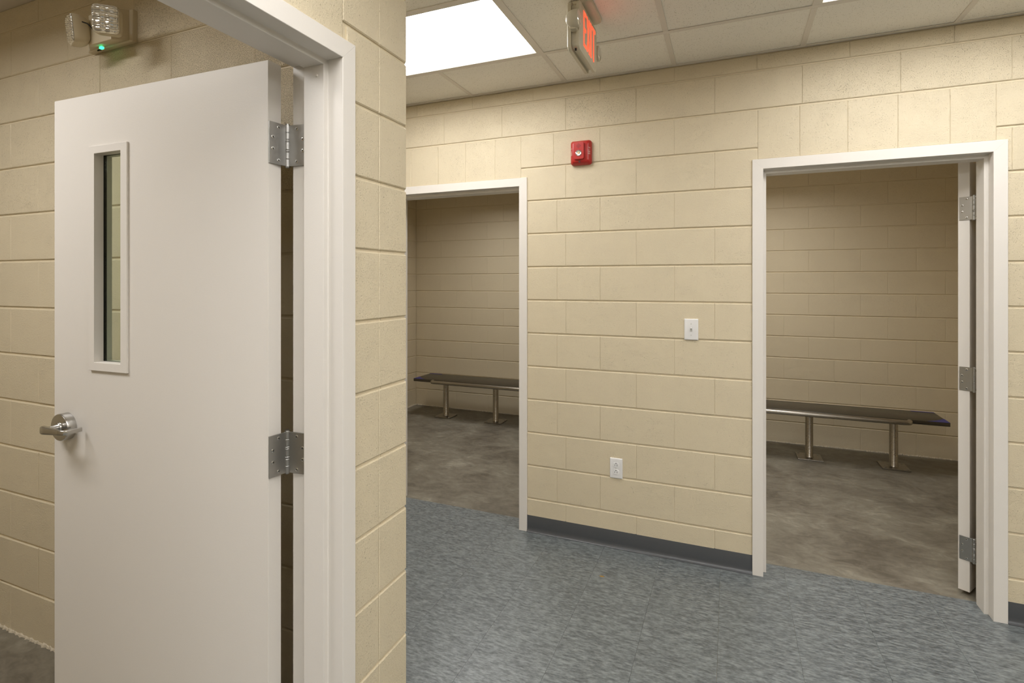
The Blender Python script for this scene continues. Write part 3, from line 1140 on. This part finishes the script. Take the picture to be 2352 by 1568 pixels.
def exit_head(y, dirx):
    mb = MB()
    c = Vector((EX - 0.020, y, 2.538))
    rings = []
    prof = [(-0.030, .004), (-0.028, .016), (-0.018, .027), (0.0, .033), (0.020, .035), (0.0225, .034), (0.0235, .030)]
    for d_, r_ in prof:
        rings.append([c + Vector((d_ * dirx, r_ * 0.92 * math.cos(t_), r_ * math.sin(t_))) for t_ in [2 * math.pi * k / 28 for k in range(28)]])
    mb.loft(rings, es_inv)
    o = mb.build('lamp_head', M['exitbody'], es, smooth=True)
    rr = []
    for d_, r_ in ((0.0232, .030), (0.027, .024), (0.029, .012), (0.0295, .002)):
        rr.append([c + Vector((d_ * dirx, r_ * .92 * math.cos(t_), r_ * math.sin(t_))) for t_ in [2 * math.pi * k / 28 for k in range(28)]])
    MB().loft(rr, es_inv).build('lens', M['lamp'], o, smooth=True)
    ym = y + (0.035 if y < 2.2 else -0.035)
    MB().box((EX - .036, min(y, ym), 2.500), (EX - .008, max(y, ym), 2.576), es_inv).build('bracket', M['exitbody'], es, bevel=.004)


exit_head(2.020, 1)
exit_head(2.375, 1)
MB().tube([(EX - .0225, ey0 + .02, ez0 - .001), (EX - .0225, ey0 + .02, ez0 + .008)], .0040, 12).add([], []).build('test_button', M['black'], es, mtx=es_inv)
MB().tube([(EX - .014, ey0 + .024, ez0 + 0.006), (EX - .014, ey0 + .024, ez0 + 0.0105)], .0030, 12).build('indicator', M['led_r'], es, mtx=es_inv)

# ------------------------------------------------------------------ horn strobe
ha = empty('fire_alarm', (-0.7900, Y1, 2.240))
tag(ha, 'red fire alarm horn strobe on the wall between the doorways', 'fire alarm')
def rr3(hw, hh, r, y, dz=0.0, dx=0.0):
    return [(a + dx, y, b + dz) for a, b in rrect(-hw, hw, -hh, hh, r, 6)]
MB().loft([rr3(.0600, .0690, .014, .002), rr3(.0605, .0695, .014, -.010), rr3(.0590, .0680, .014, -.022), rr3(.0440, .0560, .013, -.040), rr3(.0430, .0550, .012, -.0405)]).build('base', M['red'], ha, smooth=True)
MB().loft([rr3(.0300, .0485, .009, -.040, .005, -.004), rr3(.0300, .0485, .009, -.055, .005, -.004), rr3(.0290, .0475, .008, -.0565, .005, -.004)]).build('raised_cover', M['red'], ha, smooth=True)
mb = MB()
hx0, hz0 = -.004, 0.031
for j in range(-3, 4):
    for i in range(-3, 4):
        if abs(i) + abs(j) <= 3:
            c = (hx0 + i * .0044 + (0.0), -.0566, hz0 + j * .0044)
            mb.add([(c[0] + .0016 * math.cos(t), c[1], c[2] + .0016 * math.sin(t)) for t in [k * math.pi / 3 for k in range(6)]], [tuple(range(5, -1, -1))])
mb.build('horn_grille', M['darkred'], ha)
mb = MB()
zc = -0.010
rg = []
for d_, r_ in ((-.0560, .0175), (-.0590, .0175), (-.0600, .0155), (-.0580, .0120), (-.0572, .0060)):
    rg.append([(-.004 + r_ * (1 + (.06 if k % 2 else -.06) * (d_ > -.0585)) * math.cos(2 * math.pi * k / 16), d_, zc + r_ * (1 + (.06 if k % 2 else -.06) * (d_ > -.0585)) * math.sin(2 * math.pi * k / 16)) for k in range(16)])
mb.loft(rg)
sb = mb.build('strobe', M['strobe'], ha)
MB().tube([(-.004, -.056, zc), (-.004, -.0605, zc)], [.0062, .0050], 14).build('strobe_tube', M['strobecap'], sb, smooth=True)
MB().box((-.008, -.0415, -.0600), (.002, -.0370, -.0500)).build('sounder_slot', M['darkred'], ha)


def glyphs(text, h_, wd_, sw, place, mb):
    """simple block capitals as strokes; place(u,v) -> 3D"""
    seg = {'F': [(0, 0, 0, 1), (0, 1, 1, 1), (0, .52, .8, .52)], 'I': [(.5, 0, .5, 1)], 'R': [(0, 0, 0, 1), (0, 1, 1, 1), (1, 1, 1, .5), (1, .5, 0, .5), (.4, .5, 1, 0)],
           'E': [(0, 0, 0, 1), (0, 1, 1, 1), (0, .5, .8, .5), (0, 0, 1, 0)]}
    x = 0.0
    for ch in text:
        for (a, b, c, d) in seg[ch]:
            p, q_ = Vector((x + a * wd_, b * h_)), Vector((x + c * wd_, d * h_))
            t = (q_ - p).normalized()
            n = Vector((-t.y, t.x)) * sw
            p, q_ = p - t * sw, q_ + t * sw
            mb.add([place(*(p + n)), place(*(p - n)), place(*(q_ - n)), place(*(q_ + n))], [(0, 1, 2, 3)])
        x += wd_ * (0.75 if ch == 'I' else 1.0) + 0.0055


# FIRE down both sloped flanks
for s in (1, -1):
    mb = MB()
    def place(u, v, s=s):
        # u runs down the flank, v across it; both letterings read from the top down
        fx = .0475 + v if s > 0 else -(.0475 + .0075) + v
        yy = -.0225 - (0.0590 - abs(fx)) * (.018 / .015) - .0006
        return (fx, yy, 0.024 - u)
    glyphs('FIRE', .0075, .0062, .0007, place, mb)
    mb.build('lettering', M['palewhite'], ha)

# ------------------------------------------------------------------ switch and outlet
def cover(root):
    rg = [rr3(.0355, .0565, .003, 0.001), rr3(.0355, .0565, .003, -.003), rr3(.0325, .0535, .003, -.0062), rr3(.031, .052, .003, -.0064)]
    return MB().loft(rg).build('cover_plate', M['white'], root, smooth=True)


sw = empty('light_switch', (-0.1895, Y1 - 0.0005, 1.2445))
tag(sw, 'white toggle light switch plate on the wall between the doorways', 'light switch')
cover(sw)
MB().box((-.0055, -.0070, -.0125), (.0055, -.0060, .0125)).build('toggle_slot', M['whitescrew'], sw)
MB().loft([[(-.0045, -.0065, -.004), (.0045, -.0065, -.004), (.0045, -.0065, .0055), (-.0045, -.0065, .0055)],
           [(-.004, -.0200, .0075), (.004, -.0200, .0075), (.004, -.0185, .0135), (-.004, -.0185, .0135)]]).build('toggle', M['white'], sw, bevel=.0008)
for z_ in (-.030, .030):
    MB().tube([(0, -.006, z_), (0, -.0073, z_)], [.0034, .0026], 12).build('screw', M['whitescrew'], sw, smooth=True)

ou = empty('wall_outlet', (-0.5905, Y1 - 0.0005, 0.4495))
tag(ou, 'white duplex power outlet low on the wall between the doorways', 'outlet')
cover(ou)
for z_ in (-.0195, .0195):
    pts = []
    for k in range(32):
        t = 2 * math.pi * k / 32
        a, b = .0172 * math.cos(t), .0172 * math.sin(t)
        pts.append((a, max(-.0142, min(.0142, b))))
    rc = MB().loft([[(a, -.0060, b + z_) for a, b in pts], [(a * .98, -.0082, b * .98 + z_) for a, b in pts]]).build('receptacle', M['white'], ou, smooth=True)
    mb = MB()
    mb.box((-.0070, -.0085, z_ - .0052), (-.0052, -.0080, z_ + .0030))
    mb.box((.0050, -.0085, z_ - .0060), (.0070, -.0080, z_ + .0034))
    mb.tube([(0, -.0080, z_ + .0090), (0, -.0085, z_ + .0090)], .0026, 10)
    mb.build('slots', M['black'], rc)
MB().tube([(0, -.006, 0), (0, -.0073, 0)], [.0032, .0024], 12).build('screw', M['whitescrew'], ou, smooth=True)


# ------------------------------------------------------------------ benches
def bench(x0, x1, yf, yb, posts, label, film_side):
    yc = (yf + yb) / 2
    r = empty('steel_bench', ((x0 + x1) / 2, yc, 0))
    tag(r, label, 'bench', 'fixed cell benches')
    ox, oy = (x0 + x1) / 2, yc
    zt, th = 0.430, 0.030
    MB().box((x0 - ox, yf - oy, zt - th), (x1 - ox, yb - oy, zt))  .build('seat', M['seat'], r, smooth=True, bevel=0.003)
    for px in posts:
        # post and floor flange
        MB().tube([(px - ox, 0, 0.008), (px - ox, 0, 0.013), (px - ox, 0, 0.017), (px - ox, 0, zt - th)], [0.034, 0.0325, 0.0300, 0.0300], 28).build('post', M['steel'], r, smooth=True)
        pl = MB().box((px - ox - .095, -.095, 0.0), (px - ox + .095, .095, 0.009)).build('floor_plate', M['steel'], r, bevel=0.0015)
        for sx in (-1, 1):
            for sy in (-1, 1):
                MB().tube([(px - ox + sx * .074, sy * .074, 0.008), (px - ox + sx * .074, sy * .074, 0.013)], .0085, 6).build('bolt', M['hinge'], pl)
    # restraint rail along the front edge, ends bent back to the seat
    xa, xb = min(posts) - ox + 0.02 - 0.05, max(posts) - ox + 0.03
    yr = yf - oy - 0.042
    zr = 0.414
    pts = [(xa - .030, yf - oy + .004, zr), (xa - .030, yf - oy - .014, zr)]
    for k in range(5):
        t = math.pi + math.pi / 2 * k / 4
        pts.append((xa - .030 + .028 + .028 * math.cos(t), yr + .028 + .028 * math.sin(t), zr))
    pts2 = []
    for k in range(5):
        t = -math.pi / 2 + math.pi / 2 * k / 4
        pts2.append((xb + .002 + .028 * math.cos(t), yr + .028 + .028 * math.sin(t), zr))
    pts += pts2 + [(xb + .030, yf - oy - .014, zr), (xb + .030, yf - oy + .004, zr)]
    MB().tube(pts, 0.0190, 18).build('restraint_rail', M['steel'], r, smooth=True)
    # left-over blue protective film at one end
    e = x1 - ox if film_side > 0 else x0 - ox
    s = film_side
    y_f, y_b = yf - oy, yb - oy
    MB().add([(e - s * .001, y_f - .0006, zt + .0008), (e - s * .145, y_f - .0006, zt + .0008), (e - s * .070, y_f + .05, zt + .0008), (e - s * .001, y_f + .13, zt + .0008),
              (e - s * .001, y_f - .0006, zt + .0001), (e - s * .145, y_f - .0006, zt + .0001), (e - s * .070, y_f + .05, zt + .0001), (e - s * .001, y_f + .13, zt + .0001)],
             [(0, 1, 2, 3), (7, 6, 5, 4), (0, 4, 5, 1), (1, 5, 6, 2), (2, 6, 7, 3), (3, 7, 4, 0)]).build('protective_film', M['film'], r)
    MB().box((min(e - s * .001, e - s * .16), y_b - .028, zt + .0001), (max(e - s * .001, e - s * .16), y_b, zt + .0008)).build('protective_film', M['film'], r)
    MB().box((min(e, e + s * .0007), y_f + .02, zt - .028), (max(e, e + s * .0007), y_b - .02, zt - .002)).build('protective_film', M['film'], r)


bench(-3.235, -1.405, 4.985, 5.345, (-2.9265, -2.319, -1.712), 'stainless steel bench bolted to the floor of the left cell', -1)
bench(-0.285, 1.545, 4.955, 5.310, (0.0265, 0.6274, 1.2285), 'stainless steel bench bolted to the floor of the right cell', 1)
